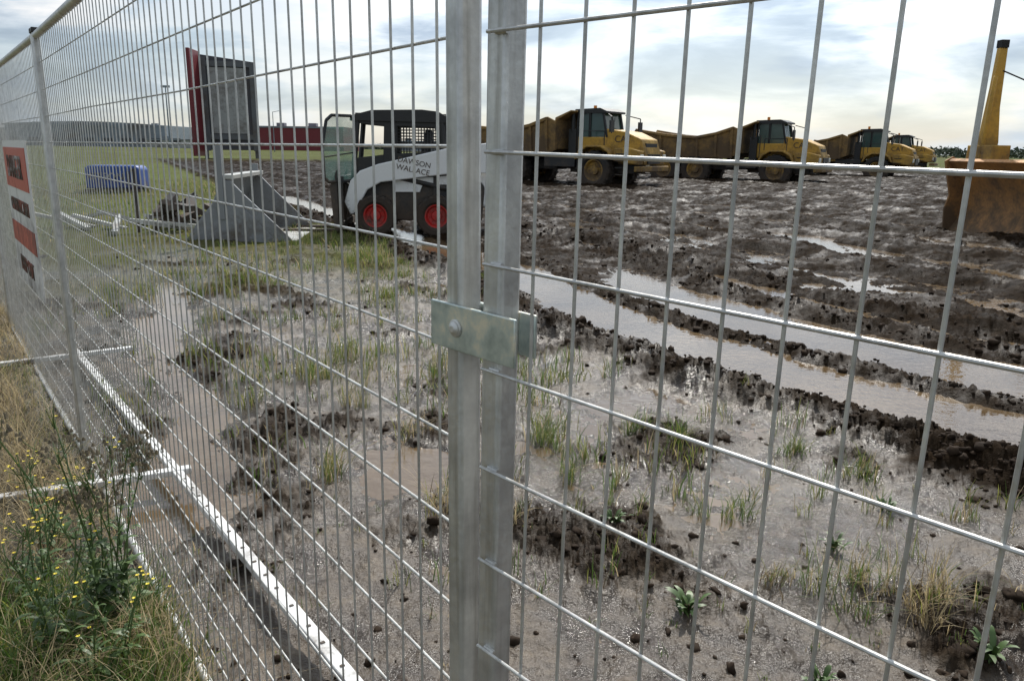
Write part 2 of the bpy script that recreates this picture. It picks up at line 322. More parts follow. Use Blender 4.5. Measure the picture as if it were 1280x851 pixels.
def broadweed(x,y,s):
    z=float(H(x,y)[0]); e=empty('broadleaf_weed',(x,y,z)); lv=MB()
    for k in range(20):
        a=random.uniform(0,6.28); leaf(lv,(random.gauss(0,.012),random.gauss(0,.012),0),(math.cos(a),math.sin(a),random.uniform(.3,2.4)),s*random.uniform(.5,1.2),s*random.uniform(.06,.13))
    lv.obj('leaves',lf,e,smooth=True)
for x,y,s in ((1.52,2.2,.12),(.62,2.45,.11),(1.32,2.95,.09),(.95,2.1,.08),(1.7,3.3,.08),(.45,3.1,.08),(1.7,2.1,.09),(.9,1.95,.08)): broadweed(x,y,s)
# ------------------------------------------------------------ fence
gal,nt,b=node_mat('galvanised_steel'); b.inputs['Metallic'].default_value=.7
n=noise(nt,18,5,.6); n2=noise(nt,140,3)
tc=N(nt,'ShaderNodeTexCoord'); mp=N(nt,'ShaderNodeMapping'); mp.inputs['Scale'].default_value=(60,60,3); nt.links.new(tc.outputs['Object'],mp.inputs[0]); n5=noise(nt,1,4,.6,vec=mp.outputs[0])
gc=ramp(nt,n.outputs[0],[(.3,(.43,.43,.42)),(.5,(.57,.57,.55)),(.7,(.70,.70,.67))]).outputs[0]
gc=mixc(nt,ramp(nt,n5.outputs[0],[(.50,0),(.68,.55)]).outputs[0],gc,(.27,.255,.22))
nt.links.new(gc,b.inputs['Base Color'])
nt.links.new(ramp(nt,n2.outputs[0],[(.3,.36),(.7,.58)]).outputs[0],b.inputs['Roughness'])
bp=N(nt,'ShaderNodeBump'); bp.inputs['Strength'].default_value=.15; bp.inputs['Distance'].default_value=.002; nt.links.new(n2.outputs[0],bp.inputs['Height']); nt.links.new(bp.outputs[0],b.inputs['Normal'])
zinc,nt,b=node_mat('zinc_plated_steel'); b.inputs['Metallic'].default_value=.7
n=noise(nt,25,5,.65); nt.links.new(ramp(nt,n.outputs[0],[(.3,(.34,.42,.42)),(.52,(.58,.65,.62)),(.66,(.82,.78,.64))]).outputs[0],b.inputs['Base Color']); nt.links.new(ramp(nt,n.outputs[0],[(.3,.3),(.7,.5)]).outputs[0],b.inputs['Roughness'])
blk=paint('black_plastic',(.02,.02,.02),.3,.5)
conc=paint('concrete',(.3,.29,.27),.5,.9)
def panel(P,d,L=3.5,tilt=0.0,yw=0.0,zoff=1.568,s0=.0545,hx0=0.0):
    ang=math.atan2(d[1],d[0])
    e=empty('temporary_fence_panel',(P[0],P[1],0),(0,tilt,ang))
    po=MB()
    for x in (0,L): po.box(x-.015,x+.015,-.015,.015,.01,2.04)
    po.obj('posts',gal,e,bevel=.005)
    rl=MB(); rl.tube((.015,0,2.028),(L-.015,0,2.028),.016,14); rl.tube((.015,0,.05),(L-.015,0,.05),.014,14); rl.obj('rails',gal,e,smooth=True)
    w=MB(); wd=MB(); x=s0
    while x<L-.02:
        b1=random.gauss(0,.0018); b2=random.gauss(0,.0018)
        w.path([(x,yw,.05),(x+b1,yw,.7),(x+b2,yw,1.4),(x,yw,2.028)],.0018,8); x+=.0545
    for k in range(-13,4):
        z=zoff+k*.1145; g=random.gauss(0,.0014)
        if z<.08: continue
        w.path([(hx0,yw-.0036,z),(L*.33,yw-.0036,z+g),(L*.66,yw-.0036,z-g),(L,yw-.0036,z)],.002,8)
        if yw!=0: wd.tube((.0025,-.0165,z),(.0185,-.0165,z),.0032,6)
    w.obj('wire_mesh',gal,e,smooth=True)
    if wd.v: wd.obj('welds',gal,e,smooth=True)
    cp=MB()
    for x in (0,L): cp.box(x-.017,x+.017,-.017,.017,2.04,2.062)
    cp.obj('post_caps',blk,e,bevel=.004)
    return e
def unit(a,b): L=math.hypot(b[0]-a[0],b[1]-a[1]); return ((b[0]-a[0])/L,(b[1]-a[1])/L),L
for i in range(3):
    d,L=unit(FP[i],FP[i+1])
    P=FP[i] if i==0 else (FP[i][0]+d[0]*.05,FP[i][1]+d[1]*.05)
    pe=panel(P,d,L-(0 if i==0 else .05),yw=0,zoff=1.572)
    if i==1:
        red=paint('sign_red',(.50,.08,.05),.3,.5); wh=paint('sign_white',(.70,.70,.68),.25,.5)
        sg=empty('warning_sign',(P[0],P[1],0),(0,0,math.atan2(d[1],d[0])))
        MB().box(.75,2.0,.008,.014,.70,1.58).obj('board',wh,sg)
        MB().box(.80,1.95,.0142,.017,1.30,1.54).obj('red_header',red,sg)
        MB().box(.80,1.95,.0142,.017,.95,1.08).obj('red_stripe',red,sg)
        text('DANGER',.19,(1.375,.019,1.42),(math.pi/2,0,math.pi),wh,sg)
        text('CONSTRUCTION',.115,(1.375,.016,1.19),(math.pi/2,0,math.pi),red,sg)
        text('KEEP OUT',.14,(1.375,.016,.82),(math.pi/2,0,math.pi),red,sg)
dR=(.682,-.731)
panel((-.010-.027*dR[0],.835-.027*dR[1]),dR,3.5,tilt=.017,yw=-.0175,zoff=1.567,s0=.064,hx0=-.006)
ce=empty('fence_clamp',(-.055,.88,1.376),(0,.01,math.atan2(dR[1],dR[0])))
MB().box(-.034,.107,-.0215,-.0175,-.026,.026).obj('front_plate',zinc,ce,bevel=.0012)
MB().box(-.030,.098,.0165,.0205,-.024,.024).obj('back_plate',zinc,ce,bevel=.0012)
MB().tube((.012,-.0216,0),(.012,-.0245,0),.0105,24,.0095).tube((.012,-.0246,0),(.012,-.028,0),.0085,24,.004).obj('bolt_head',gal,ce,bevel=.0008)
MB().tube((.030,-.02,0),(.030,.034,0),.005,12).obj('bolt_shaft',gal,ce)
MB().tube((.030,.0206,0),(.030,.0296,0),.0095,6).obj('nut',gal,ce)
wb=paint('weathered_white_bar',(.80,.80,.78),.25,.5,scale=6,zlow=-9,zhigh=9)
def ground_bar(name,a,b,w,zt):
    (dx,dy),L=unit(a,b); z=float(max(H(*a)[0],H(*b)[0],0)); e=empty(name,(a[0],a[1],z+.01),(0,0,math.atan2(dy,dx)))
    m=MB(); m.box(0,L,-w/2,w/2,0,zt); m.obj('bar',wb,e,bevel=.004)
    k=MB(); x=.06
    while x<L-.05: k.box(x,x+.010,-w*.15,w*.15,zt+.001,zt+.003); x+=random.uniform(.09,.16)
    k.obj('slots',blk,e)
ground_bar('fence_base_rail',(-3.24,5.67),(-.1,1.52),.045,.03)
ground_bar('fence_foot',(-2.35,3.06),(-1.51,3.49),.05,.03)
ground_bar('fence_foot',(-3.6,5.2),(-2.85,5.75),.05,.03)
x,y=FP[0]; z=float(H(x,y)[0])
e=empty('concrete_fence_foot',(x,y,z),(0,0,.6)); MB().prism([(-.35,0),(.35,0),(.30,.12),(-.30,.12)],-.12,.12).obj('block',conc,e,bevel=.015)
# ------------------------------------------------------------ vehicles
rub=paint('tyre_rubber',(.018,.018,.018),.75,.8,dirtcol=(.05,.035,.024))
def wheel(parent,c,r,w,rimmat,lugs=22,out=1,name='wheel'):
    t=MB(); hw=w/2; t.lathe([(-hw*.7,r*.55),(-hw,r*.66),(-hw,r*.88),(-hw*.8,r*.96),(hw*.8,r*.96),(hw,r*.88),(hw,r*.66),(hw*.7,r*.55)],c,40)
    for i in range(lugs):
        for s in(-1,1):
            a=2*math.pi*(i+.25*s)/lugs; M=Matrix.Translation(c)@Matrix.Rotation(-a,4,'Y')
            t.box(r*.90,r*1.0,0.02 if s>0 else -hw*.95,hw*.95 if s>0 else -.02,-r*.055,r*.055,M)
    t.obj(name+'_tyre',rub,parent,smooth=True)
    m=MB(); o=out
    m.lathe([(-hw*.6,r*.57),(o*hw*.72,r*.57),(o*hw*.7,r*.50),(o*hw*.25,r*.42),(o*hw*.2,r*.26),(o*hw*.55,r*.22),(o*hw*.6,.001)],c,28)
    for i in range(8):
        a=i*math.pi/4; p=Vector(c)+Vector((math.cos(a)*r*.33,o*hw*.2,math.sin(a)*r*.33)); m.tube(p,p+Vector((0,o*.03,0)),r*.035,6)
    m.obj(name+'_rim',rimmat,parent,smooth=True)
Yp=paint('yellow_machine_paint',(.58,.33,.04),.66,.5,scale=1.2,zhigh=3.2,dirtcol=(.13,.085,.045))
Yb=paint('worn_dump_body',(.44,.26,.07),.95,.7,scale=.9,zhigh=5,dirtcol=(.13,.085,.045))
Bk=paint('black_paint',(.02,.02,.02),.4,.5)
Gl=glass('cab_glass',(.05,.09,.08))
Am,nt_,b_=node_mat('amber_lens'); b_.inputs['Base Color'].default_value=(.8,.25,.02,1); nn=noise(nt_,20); nt_.links.new(ramp(nt_,nn.outputs[0],[(0,.2),(1,.4)]).outputs[0],b_.inputs['Roughness'])
Lt,nt_,b_=node_mat('headlamp_lens'); b_.inputs['Base Color'].default_value=(.7,.7,.65,1); nn=noise(nt_,20); nt_.links.new(ramp(nt_,nn.outputs[0],[(0,.1),(1,.3)]).outputs[0],b_.inputs['Roughness'])
def dump_truck(x,y,head,z=0):
    e=empty('articulated_dump_truck',(x,y,z),(0,0,head))
    side=[(.95,1.75),(1.0,3.05),(.55,3.25),(-.4,2.95),(-1.6,2.72),(-3.4,2.85),(-5.3,3.15),(-5.55,2.75),(-4.6,2.0),(-3.6,1.55),(.3,1.5)]
    m=MB()
    for s in(-1,1):
        M=Matrix.Translation((0,s*1.42,1.5))@Matrix.Rotation(-s*.10,4,'X')@Matrix.Translation((0,0,-1.5)); m.prism(side,-.05,.05,M)
    m.prism([(.3,1.5),(-3.6,1.55),(-5.5,2.72),(-5.5,2.84),(-3.5,1.72),(.3,1.65)],-1.38,1.38)
    m.prism([(.3,1.55),(.95,1.8),(1.0,3.1),(1.75,3.45),(1.75,3.52),(.9,3.2),(.82,1.95),(.3,1.75)],-1.5,1.5)
    m.obj('dump_body',Yb,e,bevel=.02)
    rb=MB(); ztop=lambda xx:np.interp(xx,[-5.3,-3.4,-1.6,-.4,.55],[3.1,2.82,2.68,2.9,3.2])
    for s in(-1,1):
        M=Matrix.Translation((0,s*1.42,1.5))@Matrix.Rotation(-s*.10,4,'X')@Matrix.Translation((0,0,-1.5))
        for xx in(-4.6,-3.7,-2.6,-1.5,-.4,.5):
            zl=1.55 if xx>-3.6 else 1.6+(-3.6-xx)*.55; rb.box(xx-.07,xx+.07,.05*s if s>0 else -.14,.14 if s>0 else -.05,zl,ztop(xx)-.08,M)
        xs=[-5.25,-3.4,-1.6,-.4,.55]
        rb.prism([(a_,ztop(a_)-.1) for a_ in xs]+[(a_,ztop(a_)+.05) for a_ in xs[::-1]],.05 if s>0 else -.17,.17 if s>0 else -.05,M)
    rb.obj('body_ribs',Yb,e,bevel=.015)
    c=MB(); c.box(-4.4,.4,-.45,.45,.85,1.35); c.box(.4,1.2,-.25,.25,.9,1.5); c.box(1.2,4.6,-.55,.55,.75,1.3)
    for xx in(-3.55,-1.6,2.95): c.tube((xx,-1.1,.88),(xx,1.1,.88),.16,12)
    c.box(-3.4,-1.7,.7,.86,.8,1.05); c.box(-3.4,-1.7,-.86,-.7,.8,1.05)
    c.box(.2,1.9,-1.3,-.6,1.0,1.5); c.box(.2,1.9,.6,1.3,1.0,1.5)
    c.obj('chassis',Bk,e,bevel=.02)
    for i,xx in enumerate((-3.55,-1.6,2.95)):
        for s in(-1,1): wheel(e,(xx,s*1.17,.88),.88,.62,Yp,18,s,'wheel_%d%s'%(i,'l' if s>0 else 'r'))
    hd=MB(); hd.prism([(3.15,1.35),(3.15,2.72),(4.2,2.58),(5.0,2.25),(5.25,1.55),(5.2,1.15),(3.9,1.15),(3.8,1.35)],-.8,.8)
    for s in(-1,1):
        pf=[(3.95-.0,1.35),(3.75,1.75),(3.35,1.98),(2.55,1.98),(2.15,1.75),(1.95,1.35),(2.05,1.35),(2.25,1.68),(2.6,1.88),(3.3,1.88),(3.66,1.68),(3.85,1.35)]
        hd.prism(pf,s*.86,s*1.48)
        hd.prism([(3.9,1.3),(5.15,1.15),(5.2,1.75),(4.6,1.9),(3.9,1.85)],s*.83,s*1.3)
    hd.box(4.95,5.4,-1.3,1.3,.85,1.1)
    hd.obj('hood_and_fenders',Yp,e,bevel=.04)
    g=MB(); g.box(5.18,5.29,-.6,.6,1.2,1.62); g.box(5.0,5.12,-.55,.55,1.7,2.08); g.box(1.35,1.75,-1.0,1.0,1.3,2.7); 
    for s in(-1,1):
        g.tube((2.0,s*1.25,1.0),(2.0,s*1.25,2.8),.025,6); g.tube((3.5,s*1.45,1.98),(3.5,s*1.45,2.6),.022,6); g.tube((2.3,s*1.45,2.6),(3.5,s*1.45,2.6),.022,6); g.tube((2.3,s*1.45,1.98),(2.3,s*1.45,2.6),.022,6)
        for k in range(4): g.box(4.05,4.5,s*1.3,s*1.36,.7+k*.3,.74+k*.3)
    g.tube((1.55,-.95,2.6),(1.55,-.95,3.5),.09,12)
    for s in(-1,1):
        g.path([(3.3,s*.8,3.35),(3.8,s*1.35,3.2),(3.8,s*1.35,2.5)],.025,6); g.box(3.76,3.84,s*1.35-.16,s*1.35+.16,2.55,3.05)
    g.obj('grille_and_mirrors',Bk,e)
    l=MB()
    for s in(-1,1): l.box(5.16,5.26,s*.98,s*1.22,1.35,1.6)
    l.obj('headlamps',Lt,e,bevel=.02)
    cb=MB(); cb.prism([(1.6,1.55),(1.6,2.35),(3.25,2.35),(3.3,1.55)],-.83,.83); cb.obj('cab_lower',Yp,e,bevel=.04)
    gl=MB(); gl.prism([(1.72,2.35),(1.78,3.4),(3.0,3.4),(3.22,2.35)],-.76,.76); gl.obj('cab_windows',Gl,e)
    fr=MB()
    for s in(-1,1):
        for (x0,x1) in((1.66,1.72),(2.35,2.35),(3.26,3.03)): fr.tube((x0,s*.78,2.35),(x1,s*.78,3.42),.06,6)
    fr.tube((3.26,0,2.35),(3.03,0,3.42),.015,5)
    fr.prism([(1.55,3.4),(1.6,3.58),(2.9,3.62),(3.25,3.48),(3.25,3.4)],-.88,.88)
    fr.obj('cab_pillars_and_roof',Bk,e)
    bc=MB(); bc.tube((1.9,.4,3.6),(1.9,.4,3.8),.08,10); bc.obj('beacon',Am,e)
    text('CAT',.42,(4.1,-.845,2.25),(math.pi/2,0,0),Bk,e)
    text('CAT',.42,(4.1,.845,2.25),(math.pi/2,0,math.pi),Bk,e)
    return e
dump_truck(2.0,39.5,math.radians(-36),-.2)
dump_truck(12.5,47,math.radians(-33),-.3)
dump_truck(23.4,59,math.radians(-34),-.35)
dump_truck(34.5,78,math.radians(-34),-.3)
# --- skid steer
Wp=paint('white_machine_paint',(.82,.82,.80),.22,.35,scale=3,zhigh=1.4,zlow=-.3)
Rd=paint('red_rim_paint',(.50,.02,.015),.35,.4,scale=5,zhigh=1.2,zlow=-.5)
e=empty('skid_steer_loader',(-2.02,15.35,-.03),(0,0,math.pi+.06))
MB().prism([(.95,.28),(.98,.75),(.62,1.0),(-1.3,1.12),(-1.45,.9),(-1.4,.28)],-.5,.5).obj('chassis',Bk,e,bevel=.03)
MB().prism([(-.95,.62),(-.9,1.45),(-1.35,1.52),(-1.62,1.3),(-1.6,.5)],-.46,.46).obj('engine_cover',Wp,e,bevel=.05)
m=MB()
for s in(-1,1): m.prism([(-.25,.80),(.2,.80),(.25,1.02),(-1.0,1.12),(-1.0,.95),(-.3,.93)],s*.50,s*.54)
m.obj('side_panels',Wp,e,bevel=.01)
for i,xx in enumerate((.55,-.56)):
    for s in(-1,1): wheel(e,(xx,s*.70,.385),.385,.27,Rd,18,s,'wheel_%d%s'%(i,'l' if s>0 else 'r'))
arm=[(1.02,.40),(1.12,.62),(1.0,1.0),(.82,1.18),(.5,1.30),(-.78,1.60),(-1.5,1.70),(-1.66,1.5),(-1.60,1.16),(-.8,1.14),(.45,.98),(.70,.84),(.82,.62),(.86,.40)]
m=MB()
for s in(-1,1): m.prism(arm,s*.58,s*.66)
m.tube((.95,-.6,.62),(.95,.6,.62),.07,12); m.obj('lift_arms',Wp,e,bevel=.02)
m=MB()
for s in(-1,1):
    m.tube((-1.3,s*.53,.75),(.3,s*.53,1.1),.045,10); m.tube((1.2,s*.45,1.05),(.9,s*.45,.75),.03,8)
    m.box(-.6,-.5,s*.5,s*.56,.3,1.2)
m.obj('hydraulic_cylinders',Bk,e)
m=MB()
for s in(-1,1):
    m.tube((.98,s*.44,.95),(.86,s*.44,2.1),.05,8); m.tube((-.72,s*.44,1.3),(-.66,s*.44,2.1),.06,8)
    m.prism([(.42,1.25),(.38,2.14),(.16,2.14),(.16,1.25)],s*.425,s*.465)
    m.prism([(.98,.9),(.95,1.4),(.3,1.48),(-.75,1.55),(-.8,.9)],s*.42,s*.46)
    m.prism([(.9,2.2),(.9,2.02),(.4,1.98),(-.5,1.96),(-.62,1.86),(-.58,1.45),(-.76,1.4),(-.74,2.2)],s*.43,s*.462)
    for k in range(16):
        xx=-.62+k*.055; m.tube((xx,s*.44,1.35),(xx,s*.44,2.1),.010,4)
    for k in range(13): m.tube((-.68,s*.44,1.42+k*.055),(.28,s*.44,1.42+k*.055),.010,4)
m.box(-.76,-.72,-.42,.42,1.2,1.75)
m.prism([(-.82,2.04),(-.78,2.14),(-.6,2.24),(-.3,2.27),(.6,2.25),(.98,2.15),(1.0,2.06)],-.5,.5)
m.obj('cab_frame',Bk,e,bevel=.008)
MB().box(-.35,.1,-.25,.25,1.0,1.25).prism([(-.35,1.2),(-.5,1.9),(-.36,1.95),(-.2,1.25)],-.26,.26).box(.45,.55,-.35,.35,1.3,1.38).obj('seat_and_lap_bar',Bk,e,bevel=.04)
tg,nt,b=node_mat('tinted_door_glass'); b.inputs['Base Color'].default_value=(.30,.48,.40,1); b.inputs['Roughness'].default_value=.05; nn=noise(nt,4); nt.links.new(ramp(nt,nn.outputs[0],[(.3,.25),(.7,.45)]).outputs[0],b.inputs['Alpha'])
M=Matrix.Translation((.92,.47,0))@Matrix.Rotation(math.radians(38),4,'Z')
dp=[(.0,1.0),(.0,2.05),(.06,2.14),(.45,2.14),(.56,2.05),(.66,1.6),(.64,1.05),(.56,.98)]
m=MB(); 
for p,q_ in zip(dp,dp[1:]+dp[:1]): m.tube(M@Vector((p[0],0,p[1])),M@Vector((q_[0],0,q_[1])),.03,6)
m.tube(M@Vector((.02,0,1.5)),M@Vector((.62,.02,1.42)),.012,5)
m.obj('door_frame',Bk,e)
MB().prism(dp,-.004,.004,M).obj('door_glass',tg,e)
m=MB(); m.box(1.12,1.24,-.75,.75,.12,.28); m.box(1.12,1.2,-.75,.75,.95,1.08)
for yy in(-.72,-.35,0,.35,.72): m.box(1.13,1.21,yy-.04,yy+.04,.2,1.05)
m.box(1.2,1.28,.3,.44,.05,1.0); m.box(1.2,1.28,-.44,-.3,.05,1.0); m.box(1.24,2.3,.3,.42,.05,.1); m.box(1.24,2.3,-.42,-.3,.05,.1)
m.prism([(1.22,.1),(1.3,.1),(1.36,.9),(1.22,1.2)],-.74,-.5); m.prism([(1.22,.1),(1.3,.1),(1.36,.9),(1.22,1.2)],.5,.74)
m.obj('fork_carriage',Bk,e,bevel=.01)
text('DAWSON\nWALLACE',.135,(-.15,.664,1.27),(math.pi/2,.2,math.pi),Bk,e)
text('S185',.17,(-1.2,.664,1.46),(math.pi/2,.1,math.pi),Rd,e)
m=MB(); m.box(-1.64,-1.6,-.35,.35,.7,1.2); m.tube((-.9,.2,1.5),(-.9,.2,1.85),.03,8); m.obj('rear_grille',Bk,e)
# --- loose bucket
St=paint('weathered_steel',(.26,.27,.28),.35,.5,.3,scale=2,zlow=-1,zhigh=1.5,dirtcol=(.12,.10,.08))
Sl=paint('worn_bright_steel',(.5,.5,.47),.3,.4,.3,scale=3,zlow=-2,zhigh=2)
e=empty('loader_bucket',(-5.42,13.1,-.02),(0,0,.10))
side=[(0,0),(1.65,0),(1.72,.06),(1.0,.78),(.78,1.02),(.66,1.04),(.45,.62),(.2,.3)]
m=MB(); m.prism(side,0,.05); m.prism(side,2.35,2.40)
m.prism([(.0,.0),(.05,.02),(.25,.32),(.5,.62),(.70,1.04),(.64,1.06),(.44,.64),(.19,.34),(-.03,.03)],.05,2.35)
m.obj('shell',St,e,bevel=.008)
m=MB(); m.prism([(.05,.02),(1.75,.02),(1.8,.045),(1.75,.05),(.06,.05)],.05,2.35); m.prism([(.62,1.05),(.82,1.05),(.82,1.12),(.62,1.12)],-.01,2.41)
m.obj('cutting_edge_and_lip',Sl,e,bevel=.006)
m=MB(); m.box(.55,.67,-.06,-.005,.4,1.62); m.box(.60,.72,2.41,2.46,.5,1.25); m.prism([(.2,.0),(1.5,.0),(.95,.6),(.7,.6)],-.03,-.004)
for k in range(4): m.tube((.45+.3*k,-.035,.08),(.45+.3*k,-.05,.08),.03,8)
m.obj('mounting_brackets',St,e,bevel=.006)
# --- bulldozer (mostly past the right edge)
Or=paint('worn_blade',(.50,.24,.07),.7,.55,.2,scale=1.8,zlow=-.3,zhigh=2.2,dirtcol=(.12,.075,.04))
e=empty('bulldozer',(9.65,15.7,-.08),(0,0,math.radians(184)))
prof=[(.0,0),(-.20,.25),(-.32,.6),(-.26,.95),(-.06,1.30),(.16,1.52),(.08,1.58),(-.16,1.38),(-.37,.98),(-.43,.6),(-.31,.25),(-.12,.0)]
m=MB(); m.prism(prof,-1.85,1.85); m.box(-.48,-.33,-1.7,1.7,.3,.45); m.box(-.48,-.33,-1.7,1.7,.95,1.1)
for yy in(-1.90,1.85): m.prism([(.06,0),(.10,.5),(.02,.8),(.22,1.52),(.05,1.62),(-.5,1.3),(-.55,.1)],yy,yy+.05)
m.obj('blade',Or,e,bevel=.012)
m=MB()
for s in(-1,1):
    m.box(-3.6,-.35,s*1.05-.1,s*1.05+.1,.35,.6); m.tube((-1.5,s*.5,1.5),(-.35,s*.6,.9),.07,10)
m.prism([(-.3,1.35),(.02,1.4),(-.04,2.3),(-.10,3.0),(-.14,3.75),(-.30,3.75),(-.32,2.6),(-.40,1.9)],-1.22,-1.10); m.tube((-.12,.95,1.3),(-.12,.95,2.4),.06,12); m.box(-.4,.0,-1.5,-.7,1.45,1.85)
m.tube((-.02,-1.06,1.5),(-.1,-1.06,3.2),.045,10)
m.prism([(-4.9,1.0),(-4.9,2.1),(-3.3,2.2),(-1.35,2.15),(-1.0,1.9),(-.95,.8)],-.55,.55)
m.obj('frame_and_hood',Yp,e,bevel=.03)
m=MB(); m.path([(-.2,-1.15,3.35),(-.9,-.7,2.95),(-1.9,-.3,2.65),(-3.0,-.2,2.7)],.015,5); m.tube((-1.8,.25,2.1),(-1.8,.25,3.0),.07,10); m.box(-.3,-.14,-1.24,-1.08,3.75,3.9)
for s in(-1,1):
    tp=[(-.9,.35),(-1.1,.12),(-1.35,.02),(-4.4,.02),(-4.7,.15),(-4.85,.45),(-4.7,.85),(-4.4,1.0),(-1.3,.9),(-1.0,.7)]
    m.prism(tp,s*.75,s*1.25)
    for (a0,b0),(a1,b1) in zip(tp,tp[1:]+tp[:1]):
        L=math.hypot(a1-a0,b1-b0); k=max(1,int(L/.19))
        for t in range(k):
            f=(t+.5)/k; m.box(a0+(a1-a0)*f-.04,a0+(a1-a0)*f+.04,s*1.0-.28,s*1.0+.28,b0+(b1-b0)*f-.04,b0+(b1-b0)*f+.04)
m.obj('tracks_and_hoses',rub,e)
MB().prism([(-4.9,2.15),(-4.8,3.2),(-3.6,3.2),(-3.3,2.18)],-.7,.7).obj('cab_windows',Gl,e)
MB().box(-5.0,-3.4,-.8,.8,3.2,3.35).obj('cab_roof',Yp,e,bevel=.04)
# ------------------------------------------------------------ small stuff on the left
Bl=paint('blue_paint',(.02,.07,.30),.3,.4,scale=2,zlow=-.4,zhigh=1)
wt=paint('white_lettering',(.7,.7,.7),.1,.5)
e=empty('blue_generator',(-13.1,26.6,0),(0,0,.12))
MB().prism([(-.85,.14),(.85,.14),(.85,.78),(.75,.88),(-.75,.88),(-.85,.78)],-.45,.45).obj('cabinet',Bl,e,bevel=.05)
m=MB(); m.box(-.9,.9,-.5,-.4,0,.12); m.box(-.9,.9,.4,.5,0,.12)
for k in range(5): m.box(.45+.07*k,.48+.07*k,-.462,-.45,.3,.7)
m.obj('skid_and_louvres',Bk,e)
text('KITEON',.32,(-.2,-.47,.52),(math.pi/2,0,0),wt,e)
e=empty('marker_post',(-6.85,14.5,-.02)); MB().tube((0,0,0),(0.02,0,1.12),.03,8).box(-.05,.05,-.02,.02,1.1,1.16).obj('post',Bk,e)
e=empty('scrap_timber_pile',(-7.2,15.3,0)); m=MB()
for k in range(14):
    M=Matrix.Translation((random.uniform(-1.3,1.6),random.uniform(-.8,.8),.05+random.uniform(0,.25)))@Matrix.Rotation(random.uniform(0,3.1),4,'Z')@Matrix.Rotation(random.uniform(-.25,.25),4,'Y'); m.box(-random.uniform(.3,.9),.5,-.05,.05,-.03,.03,M)
m.obj('boards',Sl,e)
m=MB()
for k in range(16):
    M=Matrix.Translation((random.uniform(.6,2.0),random.uniform(-.4,.6),.1+random.uniform(0,.4)))@Matrix.Rotation(random.uniform(0,3.1),4,'Z')@Matrix.Rotation(random.uniform(-.8,.8),4,'Y'); m.box(-.35,.35,-.08,.08,-.05,.05,M)
m.obj('dark_offcuts',Bk,e)
# ------------------------------------------------------------ distance
rs=paint('dark_red_cladding',(.16,.012,.02),.1,.5,scale=.2,zlow=-20,zhigh=30); gs_=paint('grey_cladding',(.20,.24,.28),.25,.6,scale=.05,zlow=-20,zhigh=40)
lg=paint('light_cladding',(.36,.37,.36),.2,.6,scale=.3,zlow=-20,zhigh=40); dg=paint('dark_frame',(.06,.06,.07),.1,.6,scale=.3,zlow=-20,zhigh=40)
e=empty('advertising_tower',(-34.2,97,0),(0,0,.25))
MB().prism([(-2.6,1.0),(3.6,1.0),(3.6,11.0),(-2.6,11.7)],-.5,.9).obj('core',dg,e,bevel=.05)
MB().box(-1.4,2.5,-.62,-.5,2.9,10.3).obj('light_panel',lg,e)
m=MB(); m.box(-2.6,-1.8,-.75,-.5,.9,11.4); m.box(3.0,3.6,-.75,-.5,.9,10.9); m.box(-1.8,3.0,-.75,-.5,10.4,11.0); m.box(-1.8,3.0,-.75,-.5,2.2,2.8)
for s in(-2.4,3.3): m.box(s-.2,s+.2,-.3,.3,-.5,1)
m.obj('frame',paint('grey_frame',(.12,.13,.14),.2,.6,scale=.3,zlow=-20,zhigh=40),e)
M=Matrix.Translation((-2.65,-.5,0))@Matrix.Rotation(math.radians(-100),4,'Z')
MB().box(0,3.4,-.2,.2,.3,12.0,M).obj('red_panel',rs,e,bevel=.05)
def bldg(name,x0,x1,y,dep,ht,mat,rot=0,curve=0,band=True):
    L=x1-x0; e=empty(name,(x0,y,-1),(0,0,rot)); n=14
    prof=[(0,0)]+[(L*i/n,ht+1+curve*math.sin(math.pi*i/n)) for i in range(n+1)]+[(L,0)]
    MB().prism(prof,0,dep).obj('walls',mat,e)
    if band:
        m=MB(); k=0
        while k*9+6<L: m.box(k*9+2,k*9+7,-.12,-.02,3.5,5.2); k+=1
        m.obj('windows',dg,e)
    r=MB(); r.box(-.3,L+.3,-.4,-.13,ht+.4,ht+.9); 
    for k in range(int(L/12)): r.box(k*12+4,k*12+7,dep*.3,dep*.3+3,ht+1,ht+2.4)
    r.obj('eaves_and_vents',gs_,e)
bldg('factory_building',-250,-172,400,60,10.5,gs_,.02,1.5)
bldg('factory_building',-330,-252,390,60,8.5,lg,.0,0)
bldg('low_annex',-172,-150,380,30,4,lg,.0,0)
bldg('red_warehouse',-94,-63,300,30,8.6,rs,0,0,False)
bldg('flat_roof_warehouse',-62,-10,420,40,5,gs_)
bldg('flat_roof_warehouse',30,70,600,40,5,lg)
tm,nt,b=node_mat('distant_foliage'); n=noise(nt,.2,4); nt.links.new(ramp(nt,n.outputs[0],[(.3,(.03,.045,.03)),(.7,(.07,.09,.055))]).outputs[0],b.inputs['Base Color']); b.inputs['Roughness'].default_value=.9
n=26000; ta=np.radians(rng.uniform(-50,50,n)); rad=rng.uniform(520,640,n); prof=3.4+3.4*fbm(ta*26,ta*0,4,8)+ (ta>.45)*1.4
prof=np.clip(prof,.8,10); tz=rng.uniform(0,1,n)**.8*prof; cx,cy=rad*np.sin(ta),rad*np.cos(ta)
tri=rng.normal(0,1.0,(n,3,3)); Vv=(np.stack([cx,cy,tz],1)[:,None,:]+tri).reshape(-1,3); Ff=np.arange(n*3).reshape(-1,3)
np_mesh('distant_tree_line',Vv,Ff,tm)
e=empty('light_mast',(-127,300,0)); MB().tube((0,0,0),(0,0,22),.35,8,.2).box(-1.6,1.6,-.2,.2,21.5,22.3).obj('mast',gs_,e)
